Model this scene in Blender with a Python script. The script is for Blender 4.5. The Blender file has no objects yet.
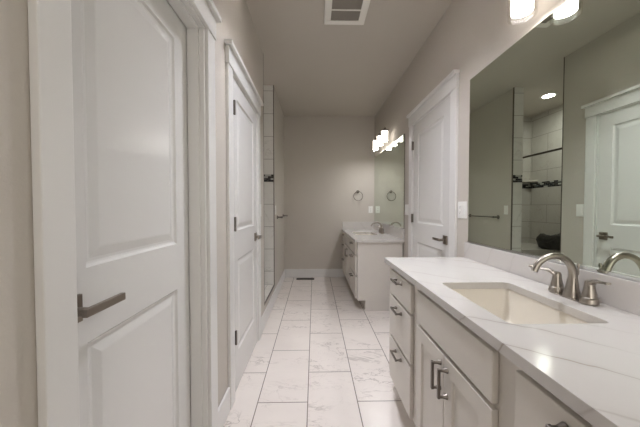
import bpy, bmesh, math, random
from mathutils import Vector, Matrix

random.seed(4)
scene = bpy.context.scene
COL = scene.collection

# ------------------------------------------------------------------ camera
FPX = 273.0                                   # focal length in pixels of a 640x427 frame
cam_d = bpy.data.cameras.new('camera')
cam_d.sensor_fit = 'HORIZONTAL'
cam_d.sensor_width = 36.0
cam_d.lens = FPX * 36.0 / 640.0
cam_d.clip_start = 0.02
cam = bpy.data.objects.new('camera', cam_d)
COL.objects.link(cam)
cam.location = (0, 0, 1.2)
cam.rotation_euler = (math.radians(90) - math.atan(6.5 / FPX), 0, -math.atan(5.7 / FPX))
scene.camera = cam

# ------------------------------------------------------------------ world, exposure
world = bpy.data.worlds.new('world')
scene.world = world
world.use_nodes = True
bg = world.node_tree.nodes['Background']
bg.inputs[0].default_value = (1.0, 0.97, 0.94, 1)
bg.inputs[1].default_value = 1.1              # dull evening sky through the added window, soft fill from behind the camera
VS = scene.view_settings
VS.view_transform = 'Standard'
VS.look = 'None'
VS.gamma = 1.0
VS.use_curve_mapping = False
VS.exposure = 1.66
BULB_NEAR, BULB_FAR = 37.0, 74.0              # brightness of the lamps in the open bottoms of the frosted tubes
TUBE = 1.6                                    # glow of the tubes' sides
CAN = 88.0                                   # brightness of the recessed shower light
CAN_FILL = 325.0                              # brightness of the added, unseen fill light over the walkway

# ------------------------------------------------------------------ room sizes (metres)
XL, XR = -0.51, 1.03
YF, YB = -1.15, 4.65
H = 2.732
YW = 2.772                                    # near end of the shower opening
YJ = 3.492                                    # far jamb of the shower opening
XS = -1.674                                   # long shower wall
YS0 = 2.70                                    # shower near wall
TW = 0.12                                     # partition thickness


# ------------------------------------------------------------------ materials
def rgb(r, g, b):
    def l(c):
        c /= 255.0
        return c / 12.92 if c <= 0.04045 else ((c + 0.055) / 1.055) ** 2.4
    return (l(r), l(g), l(b), 1)


class NT:
    def __init__(self, name):
        self.m = bpy.data.materials.new(name)
        self.m.use_nodes = True
        self.t = self.m.node_tree
        self.b = self.t.nodes['Principled BSDF']

    def n(self, typ, **kw):
        nd = self.t.nodes.new(typ)
        for k, v in kw.items():
            setattr(nd, k, v)
        return nd

    def l(self, a, b):
        self.t.links.new(a, b)

    def math(self, op, a, b=None, clamp=False):
        nd = self.n('ShaderNodeMath', operation=op)
        nd.use_clamp = clamp
        for i, v in enumerate((a, b)):
            if v is None:
                continue
            if isinstance(v, (int, float)):
                nd.inputs[i].default_value = v
            else:
                self.l(v, nd.inputs[i])
        return nd.outputs[0]

    def mix(self, fac, a, b):
        nd = self.n('ShaderNodeMix', data_type='RGBA')
        if isinstance(fac, (int, float)):
            nd.inputs[0].default_value = fac
        else:
            self.l(fac, nd.inputs[0])
        for i, v in ((6, a), (7, b)):
            if isinstance(v, tuple):
                nd.inputs[i].default_value = v
            else:
                self.l(v, nd.inputs[i])
        return nd.outputs[2]

    def noise(self, scale, detail=3.0, vec=None, rough=0.5, dist=0.0):
        nd = self.n('ShaderNodeTexNoise')
        nd.inputs['Scale'].default_value = scale
        nd.inputs['Detail'].default_value = detail
        nd.inputs['Roughness'].default_value = rough
        nd.inputs['Distortion'].default_value = dist
        if vec is not None:
            self.l(vec, nd.inputs['Vector'])
        return nd.outputs['Fac']

    def pos(self):
        return self.n('ShaderNodeNewGeometry').outputs['Position']

    def bump(self, h, strength, dist=0.002):
        nd = self.n('ShaderNodeBump')
        nd.inputs['Strength'].default_value = strength
        nd.inputs['Distance'].default_value = dist
        self.l(h, nd.inputs['Height'])
        self.l(nd.outputs[0], self.b.inputs['Normal'])


def paint(name, col, rough=0.5, bump_scale=0, bump=0.0, spec=0.5, mottled=0.0):
    k = NT(name)
    k.b.inputs['Roughness'].default_value = rough
    k.b.inputs['Specular IOR Level'].default_value = spec
    if mottled:
        f = k.noise(2.5, 4, k.pos())
        d = tuple(c * (1 - mottled) for c in col[:3]) + (1,)
        k.l(k.mix(f, col, d), k.b.inputs['Base Color'])
    else:
        k.b.inputs['Base Color'].default_value = col
    if bump_scale:
        k.bump(k.noise(bump_scale, 3, k.pos()), bump)
    return k.m


def metal(name, col, rough):
    k = NT(name)
    k.b.inputs['Base Color'].default_value = col
    k.b.inputs['Metallic'].default_value = 1
    f = k.noise(220, 2, k.pos())
    r = k.math('ADD', k.math('MULTIPLY', f, 0.12), rough - 0.06)
    k.l(r, k.b.inputs['Roughness'])
    return k.m


M = {}
M['wall'] = paint('greige_wall_paint', rgb(194, 187, 178), 0.75, 140, 0.5, 0.3, 0.03)
M['ceil'] = paint('ceiling_paint', rgb(196, 189, 179), 0.85, 110, 0.3, 0.2, 0.03)
M['trim'] = paint('white_trim_paint', rgb(220, 218, 215), 0.28, 60, 0.03)
M['door'] = paint('white_door_paint', rgb(218, 216, 213), 0.24, 45, 0.05)
M['cab'] = paint('off_white_cabinet_paint', rgb(211, 205, 197), 0.38, 80, 0.03, mottled=0.02)
M['cabin'] = paint('cabinet_recess', rgb(196, 190, 182), 0.6, 80, 0.03)
M['porcelain'] = paint('porcelain', rgb(224, 217, 205), 0.12)
M['plastic'] = paint('white_plastic', rgb(233, 231, 227), 0.35)
M['slot'] = paint('dark_slot', rgb(60, 56, 52), 0.6)
M['pinkplate'] = paint('almond_plastic', rgb(226, 220, 213), 0.35)
M['ventgrey'] = paint('vent_grille_grey', rgb(150, 143, 134), 0.6)
M['ventwhite'] = paint('vent_white', rgb(235, 231, 224), 0.45)
M['nickel'] = metal('brushed_nickel', (0.38, 0.345, 0.305, 1), 0.3)
M['pull'] = metal('aged_nickel_pull', (0.20, 0.178, 0.155, 1), 0.36)
M['lever'] = metal('satin_nickel_lever', (0.30, 0.26, 0.22, 1), 0.34)
M['bronze'] = metal('dark_bronze', (0.09, 0.075, 0.06, 1), 0.42)
M['edge'] = metal('tile_edge_metal', (0.16, 0.14, 0.12, 1), 0.4)
M['chrome'] = metal('mirror_channel', (0.7, 0.72, 0.7, 1), 0.18)


def mirror_mat():
    k = NT('greenish_mirror_glass')
    k.b.inputs['Base Color'].default_value = (0.70, 0.765, 0.675, 1)
    k.b.inputs['Metallic'].default_value = 1
    k.b.inputs['Roughness'].default_value = 0.0
    return k.m


M['mirror'] = mirror_mat()


def thin_glass():
    k = NT('clear_glass')
    tr = k.n('ShaderNodeBsdfTransparent')
    tr.inputs[0].default_value = (0.95, 0.94, 0.92, 1)
    gl = k.n('ShaderNodeBsdfGlossy')
    gl.inputs['Roughness'].default_value = 0.03
    fr = k.n('ShaderNodeFresnel')
    fr.inputs[0].default_value = 1.5
    mx = k.n('ShaderNodeMixShader')
    f = k.math('MULTIPLY', fr.outputs[0], 0.12, clamp=True)
    k.l(f, mx.inputs[0])
    k.l(tr.outputs[0], mx.inputs[1])
    k.l(gl.outputs[0], mx.inputs[2])
    k.l(mx.outputs[0], k.t.nodes['Material Output'].inputs[0])
    return k.m


M['glass'] = thin_glass()


def glow(name, col, s):
    k = NT(name)
    k.b.inputs['Base Color'].default_value = (0.9, 0.88, 0.85, 1)
    k.b.inputs['Emission Color'].default_value = col
    k.b.inputs['Emission Strength'].default_value = s
    return k.m


M['tube'] = glow('frosted_lamp_tube', (1, 0.95, 0.90, 1), TUBE)
M['bulb_near'] = glow('lamp_disc', (1, 0.99, 1.03, 1), BULB_NEAR)
M['bulb_far'] = glow('lamp_disc_corner', (1, 0.99, 1.03, 1), BULB_FAR)
M['can'] = glow('shower_lamp_lens', (1, 0.98, 0.98, 1), CAN)
M['canfill'] = glow('fill_lamp_lens', (1, 1.02, 1.12, 1), CAN_FILL)


def tile_mat(name, u, v, bw, bh, offset, base, base2, grout, vein, mortar, rough, u0=0.0, v0=0.0, vscale=1.0, vein_amt=0.6, squash_first=0.5):
    """Rectangular stone tiles; u, v are the axes ('X','Y','Z') along the long and the short side."""
    k = NT(name)
    p = k.pos()
    s = k.n('ShaderNodeSeparateXYZ')
    k.l(p, s.inputs[0])
    c = k.n('ShaderNodeCombineXYZ')
    k.l(k.math('ADD', s.outputs[u], 20 * bw - u0), c.inputs[0])
    k.l(k.math('ADD', s.outputs[v], 20 * bh - v0), c.inputs[1])
    b = k.n('ShaderNodeTexBrick', offset=offset, offset_frequency=2, squash=1.0)
    b.inputs['Color1'].default_value = (0, 0, 0, 1)
    b.inputs['Color2'].default_value = (1, 1, 1, 1)
    b.inputs['Mortar'].default_value = (0.5, 0.5, 0.5, 1)
    b.inputs['Scale'].default_value = 1.0
    b.inputs['Mortar Size'].default_value = mortar
    b.inputs['Mortar Smooth'].default_value = 0.15
    b.inputs['Brick Width'].default_value = bw
    b.inputs['Row Height'].default_value = bh
    k.l(c.outputs[0], b.inputs['Vector'])
    rnd = b.outputs['Color']
    # every tile is its own slice of marble: shift the vein pattern by the tile's random grey
    off = k.n('ShaderNodeVectorMath', operation='MULTIPLY_ADD')
    k.l(rnd, off.inputs[0])
    off.inputs[1].default_value = (17, 23, 31)
    k.l(p, off.inputs[2])
    warp = k.n('ShaderNodeMapping')
    warp.inputs['Rotation'].default_value = (0.3, 0.5, 0.7)
    warp.inputs['Scale'].default_value = (1.0 * vscale, 2.2 * vscale, 1.6 * vscale)
    k.l(off.outputs[0], warp.inputs[0])
    w = warp.outputs[0]

    def ridge(scale, width, dist):
        f = k.noise(scale, 5, w, 0.6, dist)
        d = k.math('ABSOLUTE', k.math('SUBTRACT', f, 0.5))
        return k.math('SUBTRACT', 1.0, k.math('DIVIDE', d, width, clamp=True), clamp=True)
    r1 = ridge(1.7, 0.013, 0.5)
    r2 = ridge(3.4, 0.010, 0.9)
    patch = k.noise(1.3, 2, w)
    patch = k.math('MULTIPLY', k.math('SUBTRACT', patch, 0.42, clamp=True), 5.0, clamp=True)
    veins = k.math('MULTIPLY', k.math('ADD', r1, k.math('MULTIPLY', r2, 0.6), clamp=True), patch)
    veins = k.math('MULTIPLY', veins, vein_amt)
    cloud = k.noise(2.3, 5, w, 0.6)
    col = k.mix(cloud, base, base2)
    col = k.mix(veins, col, vein)
    col = k.mix(b.outputs['Fac'], col, grout)
    k.l(col, k.b.inputs['Base Color'])
    rr = k.math('ADD', k.math('MULTIPLY', b.outputs['Fac'], 0.5), rough)
    k.l(rr, k.b.inputs['Roughness'])
    k.bump(k.math('SUBTRACT', 1.0, b.outputs['Fac']), 0.25, 0.001)
    return k.m


M['floor'] = tile_mat('marble_floor_tile', 1, 0, 0.609, 0.307, 0.5, rgb(230, 222, 215), rgb(216, 207, 200), rgb(128, 118, 110),
                      rgb(140, 128, 120), 0.0032, 0.28, u0=1.653 - 0.609 * 0.5, v0=-0.348, vscale=1.2)
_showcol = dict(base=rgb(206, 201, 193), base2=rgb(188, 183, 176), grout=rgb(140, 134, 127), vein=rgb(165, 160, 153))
for nm, uu in (('X', 0), ('Y', 1)):
    M['show' + nm] = tile_mat('shower_tile_' + nm, uu, 2, 0.61, 0.285, 0.5, mortar=0.003, rough=0.25,
                              u0=(0.03 if uu else -0.2), v0=0.095, **_showcol)
M['jambX'] = tile_mat('jamb_tile_lightened', 0, 2, 0.61, 0.285, 0.5, mortar=0.003, rough=0.2, u0=-0.2, v0=0.095, base=rgb(228, 226, 220), base2=rgb(212, 210, 204), grout=rgb(140, 134, 127), vein=rgb(165, 160, 153))  # shower tile in a lighter colour, standing in for light missing on the jamb
M['shower_flat'] = tile_mat('shower_floor_tile', 0, 1, 0.30, 0.30, 0.0, mortar=0.003, rough=0.35, **_showcol)


def mosaic(name, u):
    k = NT(name)
    p = k.pos()
    s = k.n('ShaderNodeSeparateXYZ')
    k.l(p, s.inputs[0])
    c = k.n('ShaderNodeCombineXYZ')
    k.l(k.math('ADD', s.outputs[u], 10.0), c.inputs[0])
    k.l(k.math('SUBTRACT', s.outputs[2], 1.52), c.inputs[1])
    b = k.n('ShaderNodeTexBrick', offset=0.5, offset_frequency=2)
    b.inputs['Color1'].default_value = (0, 0, 0, 1)
    b.inputs['Color2'].default_value = (1, 1, 1, 1)
    b.inputs['Scale'].default_value = 1.0
    b.inputs['Mortar Size'].default_value = 0.0015
    b.inputs['Brick Width'].default_value = 0.075
    b.inputs['Row Height'].default_value = 0.0233
    k.l(c.outputs[0], b.inputs['Vector'])
    r = k.n('ShaderNodeValToRGB')
    r.color_ramp.interpolation = 'CONSTANT'
    e = r.color_ramp.elements
    e[0].position = 0.0
    e[0].color = rgb(22, 24, 28)
    e[1].position = 0.56
    e[1].color = rgb(178, 178, 172)
    x = e.new(0.78)
    x.color = rgb(96, 104, 104)
    x = e.new(0.88)
    x.color = rgb(40, 44, 48)
    k.l(b.outputs['Color'], r.inputs[0])
    col = k.mix(b.outputs['Fac'], r.outputs[0], rgb(150, 146, 140))
    k.l(col, k.b.inputs['Base Color'])
    k.b.inputs['Roughness'].default_value = 0.1
    return k.m


M['mosX'] = mosaic('glass_mosaic_X', 0)
M['mosY'] = mosaic('glass_mosaic_Y', 1)


def quartz(name, amount):
    """White quartz with long thin veins running diagonally across the slab at uneven spacing."""
    k = NT(name)
    p = k.pos()
    dot = k.n('ShaderNodeVectorMath', operation='DOT_PRODUCT')
    k.l(p, dot.inputs[0])
    dot.inputs[1].default_value = (0.67, 0.74, 0.55)
    warp = k.math('MULTIPLY', k.math('SUBTRACT', k.noise(2.6, 4, p, 0.55), 0.5), 0.16)
    u = k.math('ADD', k.math('ADD', dot.outputs['Value'], warp), 10.0 - 0.837 - 0.474)

    def vein(spacing, width, shift):
        f = k.math('FRACT', k.math('DIVIDE', k.math('ADD', u, shift), spacing))
        d = k.math('MULTIPLY', k.math('ABSOLUTE', k.math('SUBTRACT', f, 0.5)), spacing)
        return k.math('SUBTRACT', 1.0, k.math('DIVIDE', d, width, clamp=True), clamp=True)
    mask = k.math('MULTIPLY', k.math('SUBTRACT', k.noise(1.7, 2, p), 0.36, clamp=True), 4.0, clamp=True)
    v = k.math('MULTIPLY', vein(0.153, 0.0045, 0.0765), 0.75)
    v = k.math('ADD', v, k.math('MULTIPLY', vein(0.153, 0.022, 0.0765), 0.20))
    v = k.math('MULTIPLY', k.math('ADD', v, k.math('MULTIPLY', vein(0.41, 0.003, 0.1), 0.5), clamp=True), mask)
    v = k.math('MULTIPLY', v, amount)
    cl = k.noise(1.1, 3, p)
    col = k.mix(cl, rgb(206, 202, 198), rgb(199, 194, 189))
    col = k.mix(v, col, rgb(160, 150, 140))
    k.l(col, k.b.inputs['Base Color'])
    k.b.inputs['Roughness'].default_value = 0.13
    return k.m


M['quartz'] = quartz('veined_white_quartz', 0.9)
M['quartz_faint'] = quartz('faintly_veined_quartz', 0.25)


def cloth_dark():
    k = NT('dark_bag_cloth')
    f = k.noise(30, 4, k.pos())
    k.l(k.mix(f, rgb(24, 22, 21), rgb(72, 68, 63)), k.b.inputs['Base Color'])
    k.b.inputs['Roughness'].default_value = 0.55
    k.bump(k.noise(60, 3, k.pos()), 0.5)
    return k.m


M['bag'] = cloth_dark()

# ------------------------------------------------------------------ geometry helpers
ORG = {}


class MB:
    """Collects shapes given in world coordinates; build() links them as one mesh object."""

    def __init__(self):
        self.bm = bmesh.new()

    def box(self, x0, x1, y0, y1, z0, z1):
        x0, x1 = min(x0, x1), max(x0, x1)
        y0, y1 = min(y0, y1), max(y0, y1)
        z0, z1 = min(z0, z1), max(z0, z1)
        v = [self.bm.verts.new((x, y, z)) for x in (x0, x1) for y in (y0, y1) for z in (z0, z1)]
        for f in ((0, 1, 3, 2), (4, 6, 7, 5), (0, 4, 5, 1), (2, 3, 7, 6), (0, 2, 6, 4), (1, 5, 7, 3)):
            self.bm.faces.new([v[i] for i in f])
        return self

    def loft(self, rings, close=True, cap0=True, cap1=True):
        R = [[self.bm.verts.new(p) for p in r] for r in rings]
        n = len(R[0])
        for a, b in zip(R, R[1:]):
            for i in range(n if close else n - 1):
                j = (i + 1) % n
                self.bm.faces.new((a[i], a[j], b[j], b[i]))
        if cap0:
            self.bm.faces.new(R[0][::-1])
        if cap1:
            self.bm.faces.new(R[-1])
        return self

    def tube(self, pts, rad, n=12, flat=1.0, side=None, cap=True):
        """Swept tube; rad a number or list; flat squashes it across the 'side' normal."""
        pts = [Vector(p) for p in pts]
        if not isinstance(rad, (list, tuple)):
            rad = [rad] * len(pts)
        rings = []
        ref = Vector(side) if side else None
        prev = None
        for i, p in enumerate(pts):
            t = (pts[min(i + 1, len(pts) - 1)] - pts[max(i - 1, 0)]).normalized()
            if ref is None:
                ref = Vector((0, 0, 1)) if abs(t.z) < 0.9 else Vector((1, 0, 0))
            if prev is None or side:
                a = ref - t * ref.dot(t)
            else:
                a = prev - t * prev.dot(t)
            a.normalize()
            prev = a
            b = t.cross(a)
            rings.append([p + (a * math.cos(2 * math.pi * j / n) * flat + b * math.sin(2 * math.pi * j / n)) * rad[i] for j in range(n)])
        return self.loft(rings, True, cap, cap)

    def cyl(self, p0, p1, r, n=20, r1=None):
        return self.tube([p0, p1], [r, r if r1 is None else r1], n)

    def lathe(self, prof, c, n=28, axis='Z', cap0=True, cap1=True):
        c = Vector(c)
        rings = []
        for r, h in prof:
            ring = []
            for j in range(n):
                a = 2 * math.pi * j / n
                u, v = r * math.cos(a), r * math.sin(a)
                ring.append(c + Vector({'Z': (u, v, h), 'X': (h, u, v), 'Y': (u, h, v)}[axis]))
            rings.append(ring)
        return self.loft(rings, True, cap0, cap1)

    def torus(self, c, R, r, axis='Y', n=40, m=10):
        c = Vector(c)
        rings = []
        for i in range(n):
            a = 2 * math.pi * i / n
            ring = []
            for j in range(m):
                b = 2 * math.pi * j / m
                d = R + r * math.cos(b)
                u, v, w = d * math.cos(a), d * math.sin(a), r * math.sin(b)
                ring.append(c + Vector({'Y': (u, w, v), 'X': (w, u, v), 'Z': (u, v, w)}[axis]))
            rings.append(ring)
        return self.loft(rings + [rings[0]], True, False, False)

    def build(self, name, mat, parent=None, base=None, bevel=0.0, smooth=False, seg=2):
        bm = self.bm
        bmesh.ops.remove_doubles(bm, verts=bm.verts, dist=1e-6)
        bmesh.ops.recalc_face_normals(bm, faces=bm.faces)
        if parent is not None:
            o_w = ORG[parent.name]
        elif base is not None:
            o_w = Vector(base)
        else:
            lo = [min(v.co[i] for v in bm.verts) for i in range(3)]
            hi = [max(v.co[i] for v in bm.verts) for i in range(3)]
            o_w = Vector(((lo[0] + hi[0]) / 2, (lo[1] + hi[1]) / 2, lo[2]))
        bmesh.ops.translate(bm, verts=bm.verts, vec=-o_w)
        me = bpy.data.meshes.new(name)
        bm.to_mesh(me)
        bm.free()
        me.materials.append(mat)
        o = bpy.data.objects.new(name, me)
        COL.objects.link(o)
        if parent is not None:
            o.parent = parent
        else:
            o.location = o_w
        ORG[o.name] = o_w
        if smooth:
            for p in me.polygons:
                p.use_smooth = True
        if bevel:
            md = o.modifiers.new('soft_edges', 'BEVEL')
            md.width = bevel
            md.segments = seg
            md.limit_method = 'ANGLE'
            md.angle_limit = math.radians(40)
        elif smooth:
            md = o.modifiers.new('edges', 'EDGE_SPLIT')
            md.split_angle = math.radians(42)
        return o


def thing(name, label, cat, loc, group=None):
    o = bpy.data.objects.new(name, None)
    o.empty_display_size = 0.05
    COL.objects.link(o)
    o.location = loc
    o['label'] = label
    o['category'] = cat
    if group:
        o['group'] = group
    ORG[o.name] = Vector(loc)
    return o


def tag(o, label, cat, group=None):
    o['label'] = label
    o['category'] = cat
    if group:
        o['group'] = group
    return o


def struct(o):
    o['kind'] = 'structure'
    return o


def bx(*a):
    return MB().box(*a)


def round_rect(x0, x1, y0, y1, r, n=5):
    pts = []
    for cx, cy, a0 in ((x1 - r, y1 - r, 0), (x0 + r, y1 - r, 90), (x0 + r, y0 + r, 180), (x1 - r, y0 + r, 270)):
        for i in range(n + 1):
            a = math.radians(a0 + 90 * i / n)
            pts.append((cx + r * math.cos(a), cy + r * math.sin(a)))
    return pts


def cut(o, cutter_mb):
    """Subtract a shape (world coordinates) from object o and keep the result as its mesh."""
    c = cutter_mb.build('cutter', M['trim'])
    md = o.modifiers.new('hole', 'BOOLEAN')
    md.object = c
    md.operation = 'DIFFERENCE'
    md.solver = 'EXACT'
    bpy.context.view_layer.update()
    dg = bpy.context.evaluated_depsgraph_get()
    me = bpy.data.meshes.new_from_object(o.evaluated_get(dg))
    old = o.data
    nm = old.name
    o.modifiers.remove(md)
    o.data = me
    bpy.data.meshes.remove(old)
    me.name = nm
    cm = c.data
    bpy.data.objects.remove(c)
    bpy.data.meshes.remove(cm)


# ================================================================== STRUCTURE
# door openings (wall plane): near left, far left, right
D1 = (0.578, 1.292)
D2 = (1.69, 2.428)
D3 = (2.035, 2.825)
DTL, DTR = 2.032, 2.055                                     # top of the openings

struct(bx(XS - 0.1, XR + 0.12, YF - 0.1, YB + 0.12, -0.1, 0).build('floor', M['floor']))
ceil = struct(bx(XS - 0.1, XR + 0.12, YF - 0.1, YB + 0.12, H, H + 0.1).build('ceiling', M['ceil']))
cut(ceil, MB().cyl((0.17, 1.74, H - 0.05), (0.17, 1.74, H + 0.085), 0.075, 40))

w = MB()
ys = [YF, D1[0], D1[1], D2[0], D2[1], YW]
for a, b in ((ys[0], ys[1]), (ys[2], ys[3]), (ys[4], ys[5])):
    w.box(XL - TW, XL, a, b, 0, H)
for a, b in (D1, D2):
    w.box(XL - TW, XL, a, b, DTL, H)
struct(w.build('wall_left', M['wall']))
struct(bx(XL - TW, XL, YJ, YB, 0, H).build('wall_partition', M['wall']))
w = MB()
w.box(XR, XR + TW, YF, D3[0], 0, H).box(XR, XR + TW, D3[1], YB, 0, H).box(XR, XR + TW, D3[0], D3[1], DTR, H)
struct(w.build('wall_right', M['wall']))
struct(bx(XL - TW, XR + TW, YB, YB + 0.12, 0, H).build('wall_back', M['wall']))

# wall behind the camera with an added window that lets in fill light
WX0, WX1, WZ0, WZ1 = -0.35, 0.87, 0.75, 2.25
w = MB()
w.box(XL - TW, WX0, YF - 0.12, YF, 0, H).box(WX1, XR + TW, YF - 0.12, YF, 0, H)
w.box(WX0, WX1, YF - 0.12, YF, 0, WZ0).box(WX0, WX1, YF - 0.12, YF, WZ1, H)
struct(w.build('wall_front', M['wall']))
win = MB()
for a in ((WX0, WX0 + 0.05, WZ0, WZ1), (WX1 - 0.05, WX1, WZ0, WZ1), (WX0, WX1, WZ0, WZ0 + 0.05), (WX0, WX1, WZ1 - 0.05, WZ1),
          (WX0, WX1, 1.48, 1.53)):
    win.box(a[0], a[1], YF - 0.09, YF - 0.03, a[2], a[3])
wo = struct(win.build('fill_window_1', M['trim']))
bx(WX0 + 0.02, WX1 - 0.02, YF - 0.065, YF - 0.06, WZ0 + 0.02, WZ1 - 0.02).build('fill_window_pane', M['glass'], wo)

# shower alcove behind the partition: tiles below and above a mosaic band
def band_wall(name, box_fn, mt, mm, z_lo=0.0):
    o = struct(box_fn(z_lo, 1.52).build(name, mt))
    box_fn(1.52, 1.612).build('mosaic_band', mm, o)
    box_fn(1.612, H).build('upper_tile', mt, o)
    return o


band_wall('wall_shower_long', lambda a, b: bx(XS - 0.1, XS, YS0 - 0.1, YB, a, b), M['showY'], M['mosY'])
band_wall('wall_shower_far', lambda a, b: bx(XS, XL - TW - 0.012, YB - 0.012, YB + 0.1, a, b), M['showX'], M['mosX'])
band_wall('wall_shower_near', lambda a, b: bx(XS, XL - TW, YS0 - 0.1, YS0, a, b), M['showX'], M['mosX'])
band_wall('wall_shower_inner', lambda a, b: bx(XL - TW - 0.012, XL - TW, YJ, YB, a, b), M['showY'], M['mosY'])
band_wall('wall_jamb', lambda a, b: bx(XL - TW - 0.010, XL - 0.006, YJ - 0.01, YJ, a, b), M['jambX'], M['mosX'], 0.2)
struct(bx(XS, XL - TW, YS0, YB, 0, 0.04).build('floor_shower', M['shower_flat']))
# tiled seat at the far end of the shower
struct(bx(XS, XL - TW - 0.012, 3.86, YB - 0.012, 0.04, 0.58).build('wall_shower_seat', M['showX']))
# kerb across the opening
struct(bx(XL - TW - 0.01, XL - 0.004, YW, YJ, 0, 0.196).build('trim_kerb', M['wall']))
struct(bx(XL - TW - 0.01, XL - 0.006, YW, YJ - 0.01, 0.196, 0.206).build('trim_kerb_cap', M['shower_flat']))
w = MB()
w.box(XL - 0.008, XL + 0.002, YW, YJ + 0.002, 0.194, 0.209)            # along the kerb
w.box(XL - 0.008, XL + 0.002, YJ - 0.012, YJ + 0.002, 0.2, H)                 # up the far jamb
w.box(XL - 0.008, XL + 0.002, YW - 0.002, YW + 0.007, 0.2, H)                 # up the near jamb
struct(w.build('trim_tile_edge', M['edge']))

# baseboards
BBH, BBT = 0.14, 0.014


def baseboard(name, segs):
    m = MB()
    for x0, x1, y0, y1 in segs:
        m.box(x0, x1, y0, y1, 0, BBH)
    return struct(m.build(name, M['trim'], bevel=0.004))


baseboard('baseboard_left', [(XL, XL + BBT, YF, 0.495), (XL, XL + BBT, 1.386, 1.596), (XL, XL + BBT, 2.522, YB)])
baseboard('baseboard_back', [(XL + BBT, 0.56, YB - BBT, YB)])
baseboard('baseboard_right', [(XR - BBT, XR, 1.80, 1.945), (XR - BBT, XR, 2.915, 3.10)])


# ------------------------------------------------------------------ doors and their casings
def casing(name, side, y0, y1, leaf_in, cwa=0.092):
    """Flat side boards, a thicker head board with an overhanging cap, and the lining of the opening."""
    xw = XL if side < 0 else XR
    s = 1 if side < 0 else -1                  # into the room
    cw = 0.092                                 # cwa: the board on the entrance side
    DT = DTL if side < 0 else DTR
    oh = 0.022 if side < 0 else 0.012
    m = MB()
    t = 0.018
    m.box(xw, xw + s * t, y0 - cwa, y0 - 0.004, 0, DT - 0.004)
    m.box(xw, xw + s * t, y1 + 0.004, y1 + cw, 0, DT - 0.004)
    m.box(xw, xw + s * 0.024, y0 - cwa - 0.006, y1 + cw + 0.006, DT - 0.004, DT + 0.094)
    m.box(xw, xw + s * 0.045, y0 - cwa - oh, y1 + cw + oh, DT + 0.094, DT + 0.118)
    m.box(xw + s * 0.004, xw - s * TW, y0, y0 + 0.012, 0, DT)
    m.box(xw + s * 0.004, xw - s * TW, y1 - 0.012, y1, 0, DT)
    m.box(xw + s * 0.004, xw - s * TW, y0, y1, DT - 0.012, DT)
    if leaf_in > 0.03:                         # door stop in front of a set-back leaf
        a, b = xw - s * 0.018, xw - s * (leaf_in - 0.002)
        m.box(a, b, y0 + 0.012, y0 + 0.022, 0, DT - 0.012)
        m.box(a, b, y1 - 0.022, y1 - 0.012, 0, DT - 0.012)
        m.box(a, b, y0 + 0.012, y1 - 0.012, DT - 0.022, DT - 0.012)
    return struct(m.build(name, M['trim'], bevel=0.0025))


def door_leaf(name, side, y0, y1, x_face, thick=0.036, stile=0.112):
    """Two-panel moulded door. Face at x_face, facing into the room."""
    s = 1 if side < 0 else -1
    z0, z1 = 0.008, (DTL if side < 0 else DTR) - 0.014
    m = MB()
    bm = m.bm

    def P(y, z, d=0.0):
        return bm.verts.new((x_face - s * d, y, z))

    def quad(a, b, c, d):
        bm.faces.new((a, b, c, d))
    panels = [(y0 + stile, y1 - stile, 0.245, 0.852), (y0 + stile, y1 - stile, 1.045, z1 - 0.115)]
    ya, yb = panels[0][:2]

    def face(a, b, c, d):
        quad(P(a, c), P(b, c), P(b, d), P(a, d))
    face(y0, ya, z0, z1)
    face(yb, y1, z0, z1)
    face(ya, yb, z0, panels[0][2])
    face(ya, yb, panels[0][3], panels[1][2])
    face(ya, yb, panels[1][3], z1)
    for (a, b, c, d) in panels:
        prof = [(0, 0), (0.007, 0.007), (0.013, 0.009), (0.021, 0.009), (0.046, 0.003), (0.050, 0.0025)]
        prev = None
        for off, dep in prof:
            ring = [P(a + off, c + off, dep), P(b - off, c + off, dep), P(b - off, d - off, dep), P(a + off, d - off, dep)]
            if prev:
                for i in range(4):
                    j = (i + 1) % 4
                    quad(prev[i], prev[j], ring[j], ring[i])
            prev = ring
        bm.faces.new(prev)
    f = [P(y0, z0), P(y1, z0), P(y1, z1), P(y0, z1)]
    k = [P(y0, z0, thick), P(y1, z0, thick), P(y1, z1, thick), P(y0, z1, thick)]
    for i in range(4):
        j = (i + 1) % 4
        quad(f[i], f[j], k[j], k[i])
    quad(k[3], k[2], k[1], k[0])
    return struct(m.build(name, M['door'], base=(x_face, (y0 + y1) / 2, z0)))


def lever(door, x_face, s, y, z, dy):
    """Rectangular rose, round neck and flat lever bar pointing towards dy."""
    r = bx(x_face, x_face + s * 0.009, y - 0.033, y + 0.033, z - 0.034, z + 0.034).build('door_handle', M['lever'], door, bevel=0.0015)
    MB().cyl((x_face + s * 0.009, y, z), (x_face + s * 0.052, y, z), 0.011, 16).build('neck', M['lever'], r, smooth=True)
    m = MB()
    m.box(x_face + s * 0.043, x_face + s * 0.056, y - dy * 0.012, y + dy * 0.118, z - 0.010, z + 0.010)
    m.build('lever', M['lever'], r, bevel=0.002)


def hinges(door, x, s, y, zs):
    for z in zs:
        h = MB().cyl((x + s * 0.019, y, z - 0.045), (x + s * 0.019, y, z + 0.045), 0.0058, 12)
        h.box(x + s * 0.0005, x + s * 0.018, y - 0.0025, y + 0.0025, z - 0.044, z + 0.044)
        h.build('hinge', M['pull'], door, smooth=True)


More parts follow.
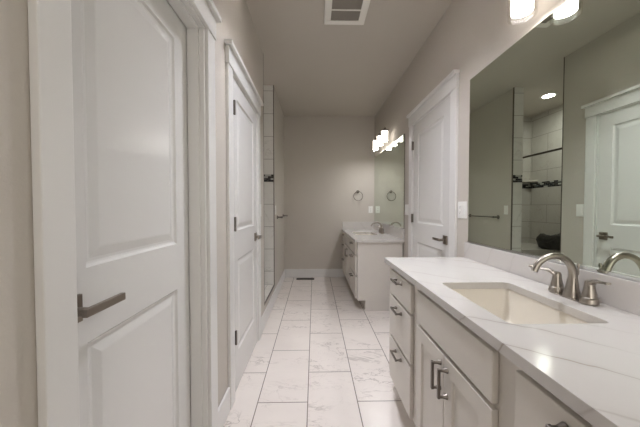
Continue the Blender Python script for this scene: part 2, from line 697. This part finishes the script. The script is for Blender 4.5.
casing('trim_1', -1, D1[0], D1[1], 0.07, 0.074)
d1 = door_leaf('door_1', -1, D1[0] + 0.0155, D1[1] - 0.0155, XL - 0.072)
lever(d1, XL - 0.072, 1, 0.650, 0.952, 1)
casing('trim_2', -1, D2[0], D2[1], 0.0)
d2 = door_leaf('door_2', -1, D2[0] + 0.0155, D2[1] - 0.0155, XL + 0.002)
lever(d2, XL + 0.002, 1, D2[1] - 0.075, 0.945, -1)
hinges(d2, XL + 0.002, 1, D2[0] + 0.014, (0.38, 1.093, 1.812))
casing('trim_3', 1, D3[0], D3[1], 0.0)
d3 = door_leaf('door_3', 1, D3[0] + 0.0155, D3[1] - 0.0155, XR - 0.002)
lever(d3, XR - 0.002, -1, D3[0] + 0.075, 0.942, 1)
hinges(d3, XR - 0.002, -1, D3[1] - 0.014, (0.30, 1.085, 1.83))


# ================================================================== VANITIES
def pull_bar(parent, x, y0, z0, y1, z1):
    """Square bar on two posts. Runs from (y0,z0) to (y1,z1) in front of the face at x."""
    m = MB()
    w = 0.0055
    if abs(y1 - y0) > abs(z1 - z0):
        m.box(x - 0.036, x - 0.026, y0 - w, y1 + w, z0 - w, z0 + w)
    else:
        m.box(x - 0.036, x - 0.026, y0 - w, y0 + w, z0 - w, z1 + w)
    for y, z in ((y0, z0), (y1, z1)):
        m.tube([(x - 0.028, y, z), (x - 0.016, y, z), (x - 0.002, y, z), (x, y, z)], [0.005, 0.0055, 0.0105, 0.0105], 14)
    return m.build('pull', M['pull'], parent, bevel=0.0018)


def slab_front(name, parent, xf, y0, y1, z0, z1):
    return bx(xf, xf + 0.0195, y0, y1, z0, z1).build(name, M['cab'], parent, bevel=0.003)


def shaker_door(parent, xf, y0, y1, z0, z1, rail=0.058):
    m = MB()
    bm = m.bm
    V = lambda x, y, z: bm.verts.new((x, y, z))
    a, b, c, d = y0 + rail, y1 - rail, z0 + rail, z1 - rail
    ro = [(y0, z0), (y1, z0), (y1, z1), (y0, z1)]
    r1 = [(a, c), (b, c), (b, d), (a, d)]
    r2 = [(a + .004, c + .004), (b - .004, c + .004), (b - .004, d - .004), (a + .004, d - .004)]
    L = [[V(xf, *p) for p in ro], [V(xf, *p) for p in r1], [V(xf + 0.009, *p) for p in r2]]
    for p, q in zip(L, L[1:]):
        for i in range(4):
            j = (i + 1) % 4
            bm.faces.new((p[i], p[j], q[j], q[i]))
    bm.faces.new(L[2])
    k = [V(xf + 0.0195, *p) for p in ro]
    for i in range(4):
        j = (i + 1) % 4
        bm.faces.new((L[0][i], L[0][j], k[j], k[i]))
    bm.faces.new(k)
    return m.build('cabinet_door', M['cab'], parent, bevel=0.0025)


def vanity(label, y0, y1, top, xf, stacks, mid, zrows, floor_gap=0.122):
    """stacks: list of (y0, y1) drawer columns; mid: (y0, y1) for a fixed front above two doors."""
    root = thing('vanity_cabinet', label, 'cabinet', ((xf + XR) / 2, (y0 + y1) / 2, 0), 'bathroom vanity cabinets')
    xc = xf + 0.02
    XB = XR - 0.0145
    m = MB()
    m.box(xc, xc + 0.02, y0, y1, floor_gap, top)                     # face frame
    m.box(xc + 0.02, XB, y0, y0 + 0.018, floor_gap, top)
    m.box(xc + 0.02, XB, y1 - 0.018, y1, floor_gap, top)
    m.box(xc + 0.02, XB, y0 + 0.018, y1 - 0.018, floor_gap, floor_gap + 0.018)
    m.box(XB - 0.012, XB, y0 + 0.018, y1 - 0.018, floor_gap + 0.018, top - 0.19)
    m.build('carcass', M['cab'], root, bevel=0.0015)
    bx(xc + 0.09, XB, y0, y1, 0, floor_gap).build('toe_kick', M['cab'], root)
    for a, b in stacks:
        for z0, z1 in zrows:
            d = slab_front('drawer', root, xf, a, b, z0, z1)
            c = (a + b) / 2
            L = min(0.048, (b - a) * 0.28)
            pz = z1 - 0.032 if z1 - z0 < 0.2 else z1 - 0.038
            pull_bar(d, xf, c - L, pz, c + L, pz)
    a, b = mid
    slab_front('fixed_front', root, xf, a, b, zrows[0][0], zrows[0][1])
    c = (a + b) / 2
    z0, z1 = zrows[2][0], zrows[1][1]
    e = shaker_door(root, xf, a, c - 0.0015, z0, z1)
    pull_bar(e, xf, c - 0.0265, z1 - 0.136, c - 0.0265, z1 - 0.040)
    e = shaker_door(root, xf, c + 0.0015, b, z0, z1)
    pull_bar(e, xf, c + 0.0265, z1 - 0.136, c + 0.0265, z1 - 0.040)
    return root


NT_ = 0.862                                   # near counter height
FT_ = 0.825                                   # far counter height
XF = 0.478                                    # drawer faces
ROWS_N = [(0.668, 0.812), (0.412, 0.652), (0.135, 0.396)]
ROWS_F = [(0.642, 0.782), (0.400, 0.628), (0.130, 0.386)]
vanity('long white vanity cabinet below the bigger mirror, paired cupboard doors under its sink', 0.185, 1.785, NT_ - 0.030, XF,
       [(0.27, 0.632), (1.338, 1.700)], (0.714, 1.256), ROWS_N)
vanity('shorter white vanity cabinet against the back wall, its plain end panel showing', 3.11, 4.63, FT_ - 0.030, XF,
       [(3.16, 3.66), (4.22, 4.60)], (3.685, 4.195), ROWS_F)


def counter(label, y0, y1, top, xf, sink):
    root = thing('countertop', label, 'countertop', ((xf + XR) / 2, (y0 + y1) / 2, top - 0.03), 'quartz countertops')
    s = bx(xf, XR - 0.001, y0, y1, top - 0.03, top).build('slab', M['quartz'], root)
    c = MB()
    rr = round_rect(*sink, 0.02)
    c.loft([[(x, y, top - 0.08) for x, y in rr], [(x, y, top + 0.05) for x, y in rr]])
    cut(s, c)
    md = s.modifiers.new('soft_edges', 'BEVEL')
    md.width = 0.002
    md.segments = 2
    md.limit_method = 'ANGLE'
    md.angle_limit = math.radians(50)
    return root


def backsplash(label, y0, y1, top, xf, splash, side_splash=False):
    z = top + 0.0003
    root = thing('backsplash', label, 'backsplash', (XR - 0.011, (y0 + y1) / 2, z), 'quartz backsplashes')
    bx(XR - 0.021, XR - 0.001, y0, y1 - (0.0205 if side_splash else 0), z, splash).build('strip', M['quartz_faint'], root, bevel=0.002)
    if side_splash:
        bx(xf + 0.012, XR - 0.001, y1 - 0.02, y1, z, splash).build('side_splash', M['quartz_faint'], root, bevel=0.002)
    return root


def basin(label, sink, top):
    x0, x1, y0, y1 = sink
    root = thing('sink', label, 'sink', ((x0 + x1) / 2, (y0 + y1) / 2, top - 0.19), 'undermount sinks')
    m = MB()

    def ring(g, z, r):
        return [(x, y, z) for x, y in round_rect(x0 - g, x1 + g, y0 - g, y1 + g, r)]
    zt = top - 0.0305
    inner = [(0.004, zt, .024), (0.000, zt - 0.015, .024), (-0.012, zt - 0.10, .03), (-0.022, zt - 0.125, .035), (-0.05, zt - 0.138, .04), (-0.10, zt - 0.142, .03)]
    outer = [(-0.05, zt - 0.155, .04), (0.002, zt - 0.14, .03), (0.012, zt - 0.03, .03), (0.022, zt, .03)]
    rings = [ring(*a) for a in inner]
    m.loft(rings, True, False, True)
    orr = [ring(*a) for a in outer]
    m.loft(orr, True, True, False)
    m.loft([orr[-1], rings[0]], True, False, False)
    m.build('bowl', M['porcelain'], root, smooth=True)
    cx, cy = (x0 + x1) / 2, (y0 + y1) / 2
    MB().lathe([(0.0, 0.002), (0.026, 0.002), (0.030, 0.0), (0.031, -0.002)], (cx, cy, zt - 0.140), 24, cap0=False).build('drain', M['nickel'], root, smooth=True)
    return root


def faucet(label, x, y, z):
    root = thing('faucet', label, 'faucet', (x, y, z), 'nickel sink faucets')
    # low plate joining the three columns
    m = MB()
    rr = round_rect(x - 0.027, x + 0.027, y - 0.085, y + 0.085, 0.026, 6)
    m.loft([[(a, b, z) for a, b in rr], [(a, b, z + 0.005) for a, b in rr]])
    m.build('base_plate', M['nickel'], root, bevel=0.0015, smooth=False)
    # spout: flared foot, then a gooseneck that tapers towards the mouth
    m = MB()
    m.lathe([(0.027, 0.005), (0.0265, 0.012), (0.0235, 0.022), (0.0240, 0.024), (0.0220, 0.03)], (x, y, z), 24)
    pts, rad = [], []
    for i in range(5):
        t = i / 4
        pts.append((x + 0.002 * t, y, z + 0.028 + 0.050 * t))
        rad.append(0.0220 - 0.0078 * t)
    R = 0.070
    cx, cz = x + 0.002 - R, z + 0.082
    for i in range(1, 19):
        a = math.radians(158 * i / 18)
        k = 1.0 + 0.10 * math.sin(a)
        pts.append((cx + R * math.cos(a) * (1.0 if a < 1.57 else 1.12), y, cz + R * math.sin(a) * 1.08))
        rad.append(0.0142 - 0.0036 * i / 18)
    e = Vector(pts[-1]) + (Vector(pts[-1]) - Vector(pts[-2])).normalized() * 0.012
    pts.append(tuple(e))
    rad.append(0.0115)
    m.tube(pts, rad, 18)
    m.build('spout', M['nickel'], root, smooth=True)
    MB().lathe([(0.003, 0.0), (0.003, 0.028), (0.0052, 0.030), (0.0052, 0.040), (0.003, 0.044)], (x + 0.022, y, z + 0.085), 12).build('lift_knob', M['nickel'], root, smooth=True)
    for s, vx, vy in ((-1, -0.010, -0.070), (1, -0.050, 0.078)):
        yy = y + s * 0.064
        h = MB().lathe([(0.0265, 0.005), (0.0265, 0.010), (0.0240, 0.022), (0.0215, 0.024), (0.0200, 0.034), (0.0165, 0.050), (0.0148, 0.064), (0.0140, 0.074), (0.010, 0.082), (0.003, 0.084)],
                       (x, yy, z), 24).build('handle', M['nickel'], root, smooth=True)
        lp, lr = [], []
        for i in range(12):
            t = i / 11
            lp.append((x + vx * t, yy + vy * t, z + 0.066 + 0.020 * math.sin(min(1, t * 2.6) * math.pi / 2) - 0.004 * t + 0.008 * t * t))
            lr.append(0.0150 - 0.0078 * min(1, t * 1.5) + (0.0012 if t > 0.9 else 0))
        MB().tube(lp, lr, 12, flat=0.6, side=(0, 0, 1)).build('lever', M['nickel'], h, smooth=True)
    return root


SN = (0.566, 0.868, 0.770, 1.203)
counter('long white quartz countertop with fine beige veins holding the sink closer to the entrance', 0.16, 1.812, NT_, 0.468, SN)
backsplash('long low quartz backsplash under the larger mirror, behind the sink faucet', 0.16, 1.812, NT_, 0.468, NT_ + 0.102)
basin('white rectangular undermount sink in the long veined countertop, below the bigger mirror', SN, NT_)
faucet('brushed nickel two-handle faucet behind the sink in the long countertop', 0.960, 0.990, NT_)
SF = (0.566, 0.868, 3.66, 4.10)
counter('white quartz countertop on the smaller vanity in the corner by the back wall', 3.085, YB - 0.001, FT_, 0.468, SF)
backsplash('L-shaped quartz backsplash round the corner vanity top, under the smaller mirror', 3.085, YB - 0.001, FT_, 0.468, 0.948, True)
basin('white undermount sink in the smaller countertop in the back corner', SF, FT_)
faucet('brushed nickel faucet at the corner sink, under the smaller mirror', 0.957, 3.87, FT_)


# ================================================================== MIRRORS AND LIGHTS
def wall_mirror(label, y0, y1, z0, z1):
    root = thing('wall_mirror', label, 'mirror', (XR, (y0 + y1) / 2, z0), 'frameless wall mirrors')
    bx(XR - 0.0065, XR - 0.0005, y0, y1, z0 + 0.002, z1).build('glass', M['mirror'], root)
    bx(XR - 0.011, XR - 0.0067, y0, y1, z0, z0 + 0.010).build('channel', M['chrome'], root)
    # ground glass edge seen as a thin dark line
    bx(XR - 0.0068, XR - 0.0004, y0 - 0.003, y0 - 0.0001, z0, z1).build('glass_edge', M['edge'], root)
    return root


wall_mirror('large frameless mirror above the long countertop and its sink', 0.16, 1.793, 0.966, 2.035)
wall_mirror('smaller frameless mirror above the corner vanity beside the back wall', 3.10, YB - 0.004, 0.951, 2.03)


def vanity_light(label, yc, bulb, spacing=0.26, x=0.925, zb=2.045, n=3):
    root = thing('vanity_light', label, 'wall light', (XR, yc, zb + 0.1), 'three-shade vanity lights')
    bx(XR - 0.022, XR - 0.0005, yc - 0.06, yc + 0.06, zb + 0.10, zb + 0.21).build('backplate', M['pull'], root, bevel=0.004)
    L = spacing * (n - 1) / 2
    m = MB().box(x - 0.009, x + 0.009, yc - L - 0.03, yc + L + 0.03, zb + 0.176, zb + 0.190)
    for s in (-1, 1):
        m.box(x, XR - 0.02, yc + s * 0.06 - 0.008, yc + s * 0.06 + 0.008, zb + 0.177, zb + 0.189)
    m.build('crossbar', M['pull'], root, bevel=0.002)
    for i in range(n):
        y = yc - L + i * spacing
        g = MB().lathe([(0.052, 0.152), (0.055, 0.150), (0.056, 0.145), (0.056, 0.006), (0.055, 0.002), (0.053, 0.0), (0.051, 0.002), (0.0505, 0.006), (0.0505, 0.144)],
                       (x, y, zb), 36, cap0=False, cap1=False).build('glass_shade', M['glass'], root, smooth=True)
        MB().lathe([(0.042, 0.146), (0.042, 0.024), (0.0405, 0.022), (0.039, 0.024), (0.039, 0.030)], (x, y, zb), 32, cap0=False, cap1=False).build('frosted_tube', M['tube'], g, smooth=True)
        MB().lathe([(0.0385, 0.030), (0.0385, 0.029), (0.0, 0.0265)], (x, y, zb), 32, cap1=False).build('lamp', bulb, g, smooth=True)
        MB().lathe([(0.0545, 0.147), (0.0555, 0.150), (0.0545, 0.158), (0.02, 0.160), (0.018, 0.180)], (x, y, zb), 32).build('shade_cap', M['pull'], root, smooth=True)
    return root


vanity_light('three-shade clear glass vanity light above the larger mirror, mostly cropped by the top edge', 0.957, M['bulb_near'])
vanity_light('three-shade glass vanity light shining above the smaller mirror in the corner', 3.85, M['bulb_far'])

# recessed light in the shower ceiling
def recessed(label, x, y, mat, deep=False):
    root = thing('recessed_light', label, 'ceiling light', (x, y, H - 0.012))
    zl = 0.075 if deep else -0.004                     # a deep can sits up inside its baffle
    MB().lathe([(0.066, zl + 0.004), (0.067, -0.004), (0.068, -0.010), (0.092, -0.012), (0.097, -0.006), (0.098, 0.0)], (x, y, H), 40, cap0=False, cap1=False).build('trim_ring', M['ventwhite'], root, smooth=True)
    MB().lathe([(0.0, zl), (0.065, zl)], (x, y, H), 40, cap0=False, cap1=False).build('lens', mat, root)


recessed('round recessed light in the shower ceiling, seen in the larger mirror', -1.17, 3.72, M['can'])
recessed('added fill light built as a round recessed ceiling light, out of view over the walkway', 0.17, 1.74, M['canfill'], deep=True)

# ================================================================== FITTINGS
# exhaust vent
VX0, VX1, VY0, VY1 = 0.082, 0.412, 1.970, 2.303
root = thing('exhaust_vent', 'square white exhaust fan vent with two grey grilles in the ceiling', 'vent', ((VX0 + VX1) / 2, (VY0 + VY1) / 2, H - 0.02))
m = MB()
g0, g1, h0, h1 = VX0 + 0.052, VX1 - 0.052, VY0 + 0.05, VY1 - 0.05
for a in ((VX0, VX1, VY0, h0), (VX0, VX1, h1, VY1), (VX0, g0, h0, h1), (g1, VX1, h0, h1)):
    m.box(*a, H - 0.018, H - 0.0005)
m.build('frame', M['ventwhite'], root, bevel=0.003)
ym = (h0 + h1) / 2
bx(g0, g1, ym - 0.006, ym + 0.006, H - 0.017, H - 0.002).build('divider', M['ventwhite'], root)
for a, b in ((h0, ym - 0.006), (ym + 0.006, h1)):
    m = MB()
    n = 12
    for i in range(n):
        y = a + (b - a) * (i + 0.5) / n
        m.box(g0, g1, y - 0.0032, y + 0.0032, H - 0.014, H - 0.004)
    m.box(g0, g1, a, b, H - 0.003, H - 0.0008)
    m.build('grille', M['ventgrey'], root)

# floor register
RX0, RX1, RY0, RY1 = -0.296, -0.002, 4.475, 4.575
root = thing('floor_register', 'dark slotted heating register in the tile floor before the back wall', 'vent', ((RX0 + RX1) / 2, (RY0 + RY1) / 2, 0))
m = MB()
for a in ((RX0, RX1, RY0, RY0 + 0.012), (RX0, RX1, RY1 - 0.012, RY1), (RX0, RX0 + 0.012, RY0, RY1), (RX1 - 0.012, RX1, RY0, RY1)):
    m.box(*a, 0, 0.006)
m.build('frame', M['bronze'], root, bevel=0.0015)
m = MB().box(RX0 + 0.01, RX1 - 0.01, RY0 + 0.01, RY1 - 0.01, 0.0005, 0.0015)
for i in range(18):
    x = RX0 + 0.02 + i * (RX1 - RX0 - 0.04) / 17
    m.box(x - 0.003, x + 0.003, RY0 + 0.012, RY1 - 0.012, 0.0015, 0.005)
m.build('grille', M['bronze'], root)


def wall_plate(name, label, cat, plane, c, gangs, group):
    """plane 'L' left wall, 'R' right wall, 'B' back wall; gangs: list of 'rocker' / 'outlet' along +axis."""
    w = 0.072 if len(gangs) == 1 else 0.116
    u0, z0 = c[0], c[1]
    if plane == 'B':
        f = lambda a, b, d0, d1, lo, hi: (a, b, YB - d1, YB - d0, lo, hi)
        base = (u0, YB, z0 - 0.058)
    elif plane == 'L':
        f = lambda a, b, d0, d1, lo, hi: (XL + d0, XL + d1, a, b, lo, hi)
        base = (XL, u0, z0 - 0.058)
    else:
        f = lambda a, b, d0, d1, lo, hi: (XR - d1, XR - d0, a, b, lo, hi)
        base = (XR, u0, z0 - 0.058)
    root = thing(name, label, cat, base, group)
    bx(*f(u0 - w / 2, u0 + w / 2, 0.0005, 0.006, z0 - 0.058, z0 + 0.058)).build('cover_plate', M['plastic'], root, bevel=0.002)
    for i, g in enumerate(gangs):
        u = u0 + (i - (len(gangs) - 1) / 2) * 0.046
        if g == 'rocker':
            bx(*f(u - 0.0165, u + 0.0165, 0.006, 0.010, z0 - 0.033, z0 + 0.033)).build('rocker', M['plastic'], root, bevel=0.0015)
        else:
            o = bx(*f(u - 0.0165, u + 0.0165, 0.006, 0.009, z0 - 0.033, z0 + 0.033)).build('socket_face', M['plastic'], root, bevel=0.001)
            m = MB()
            for zz in (z0 + 0.018, z0 - 0.018):
                m.box(*f(u - 0.0075, u - 0.0050, 0.009, 0.0093, zz - 0.001, zz + 0.008))
                m.box(*f(u + 0.0050, u + 0.0075, 0.009, 0.0093, zz - 0.001, zz + 0.006))
                m.box(*f(u - 0.0025, u + 0.0025, 0.009, 0.0093, zz - 0.009, zz - 0.004))
            m.build('slots', M['slot'], o)
    return root


PG = 'white wall switch and outlet plates'
wall_plate('outlet_plate', 'single white outlet plate on the back wall beside the smaller mirror', 'outlet', 'B', (0.962, 1.155), ['outlet'], PG)
wall_plate('outlet_plate', 'white double plate with outlet and switch between white door and larger mirror', 'outlet', 'R', (1.872, 1.18), ['rocker', 'outlet'], PG)
wall_plate('switch_plate', 'white double switch plate squeezed between the smaller mirror and the door casing', 'switch', 'R', (3.005, 1.17), ['rocker', 'rocker'], PG)
wall_plate('switch_plate', 'white single switch plate by the towel bar outside the shower', 'switch', 'L', (3.585, 1.16), ['rocker'], PG)
wall_plate('switch_plate', 'white single switch plate between a door casing and the shower opening', 'switch', 'L', (2.572, 1.168), ['rocker'], PG)

# towel ring on the back wall
TX, TZ = 0.742, 1.462
root = thing('towel_ring', 'brushed nickel towel ring on the back wall above the corner vanity', 'towel ring', (TX, YB, TZ))
m = MB().lathe([(0.026, 0.0), (0.026, -0.006), (0.016, -0.012), (0.011, -0.016), (0.011, -0.045), (0.014, -0.050), (0.012, -0.056)], (TX, YB - 0.0005, TZ), 24, axis='Y')
m.build('mount', M['pull'], root, smooth=True)
MB().torus((TX, YB - 0.048, TZ - 0.079), 0.076, 0.0055, 'Y').build('ring', M['pull'], root, smooth=True)

# towel bar on the partition
root = thing('towel_bar', 'straight nickel towel bar on the partition wall between shower and back wall', 'towel bar', (XL, 4.06, 1.06))
for y in (3.74, 4.42):
    MB().lathe([(0.027, 0.0), (0.027, 0.007), (0.015, 0.014), (0.011, 0.02), (0.011, 0.058), (0.015, 0.066), (0.013, 0.078)], (XL + 0.0005, y, 1.06), 24, axis='X').build('post', M['pull'], root, smooth=True)
MB().cyl((XL + 0.066, 3.72, 1.06), (XL + 0.066, 4.44, 1.06), 0.008, 16).build('bar', M['pull'], root, smooth=True)

# shower curtain rod
RXX, RZ = -0.74, 1.86
root = thing('shower_rod', 'thin dark metal rod across the shower, seen in the larger mirror', 'rod', (RXX, 3.6, RZ))
MB().cyl((RXX, YS0 + 0.002, RZ), (RXX, YB - 0.014, RZ), 0.0125, 16).build('rod', M['bronze'], root, smooth=True)
for y, s in ((YS0 + 0.0005, 1), (YB - 0.0125, -1)):
    MB().lathe([(0.034, 0), (0.034, s * 0.006), (0.018, s * 0.018)], (RXX, y, RZ), 24, axis='Y').build('flange', M['bronze'], root, smooth=True)

# corner shelf
m = MB()
cx, cy, cz = XS + 0.0005, YB - 0.0125, 1.625
arc = [(cx, cy)] + [(cx + 0.16 * math.sin(math.radians(a)), cy - 0.16 * math.cos(math.radians(a))) for a in range(0, 91, 9)]
m.loft([[(x, y, cz) for x, y in arc], [(x, y, cz + 0.022) for x, y in arc]])
tag(m.build('corner_shelf', M['porcelain'], bevel=0.004), 'white quarter-round corner shelf above the mosaic band inside the shower', 'shelf')

# dark bag slumped on the shower seat
bag = MB()
rings = []
N = 28
prof = [(0.115, 0.0), (0.150, 0.02), (0.165, 0.07), (0.176, 0.13), (0.172, 0.175), (0.150, 0.205), (0.110, 0.205), (0.06, 0.185), (0.015, 0.178)]
for r, hgt in prof:
    ring = []
    for j in range(N):
        a = 2 * math.pi * j / N
        wob = 1 + 0.05 * math.sin(3 * a + hgt * 18) + 0.035 * math.sin(7 * a - hgt * 30)
        u = r * wob * math.cos(a) * 0.80
        v = r * wob * math.sin(a) * 1.15
        zz = hgt * (1 + 0.10 * math.sin(2 * a + 0.6) + 0.05 * math.sin(5 * a)) - (0.16 * v * hgt / 0.2)
        ring.append((-1.445 + u, 3.95 + v, 0.5805 + max(0, zz)))
    rings.append(ring)
bag.loft(rings)
root = thing('bag', 'dark slumped bag on the tiled shower seat, seen in the larger mirror', 'bag', (-1.445, 3.95, 0.5805))
bag.build('body', M['bag'], root, smooth=True)
MB().tube([(-1.375, 3.805, 0.79), (-1.335, 3.80, 0.72), (-1.305, 3.85, 0.69), (-1.300, 3.94, 0.68), (-1.305, 4.03, 0.69), (-1.335, 4.08, 0.71), (-1.375, 4.08, 0.76)], 0.008, 8, flat=0.6).build('strap', M['bag'], root, smooth=True)
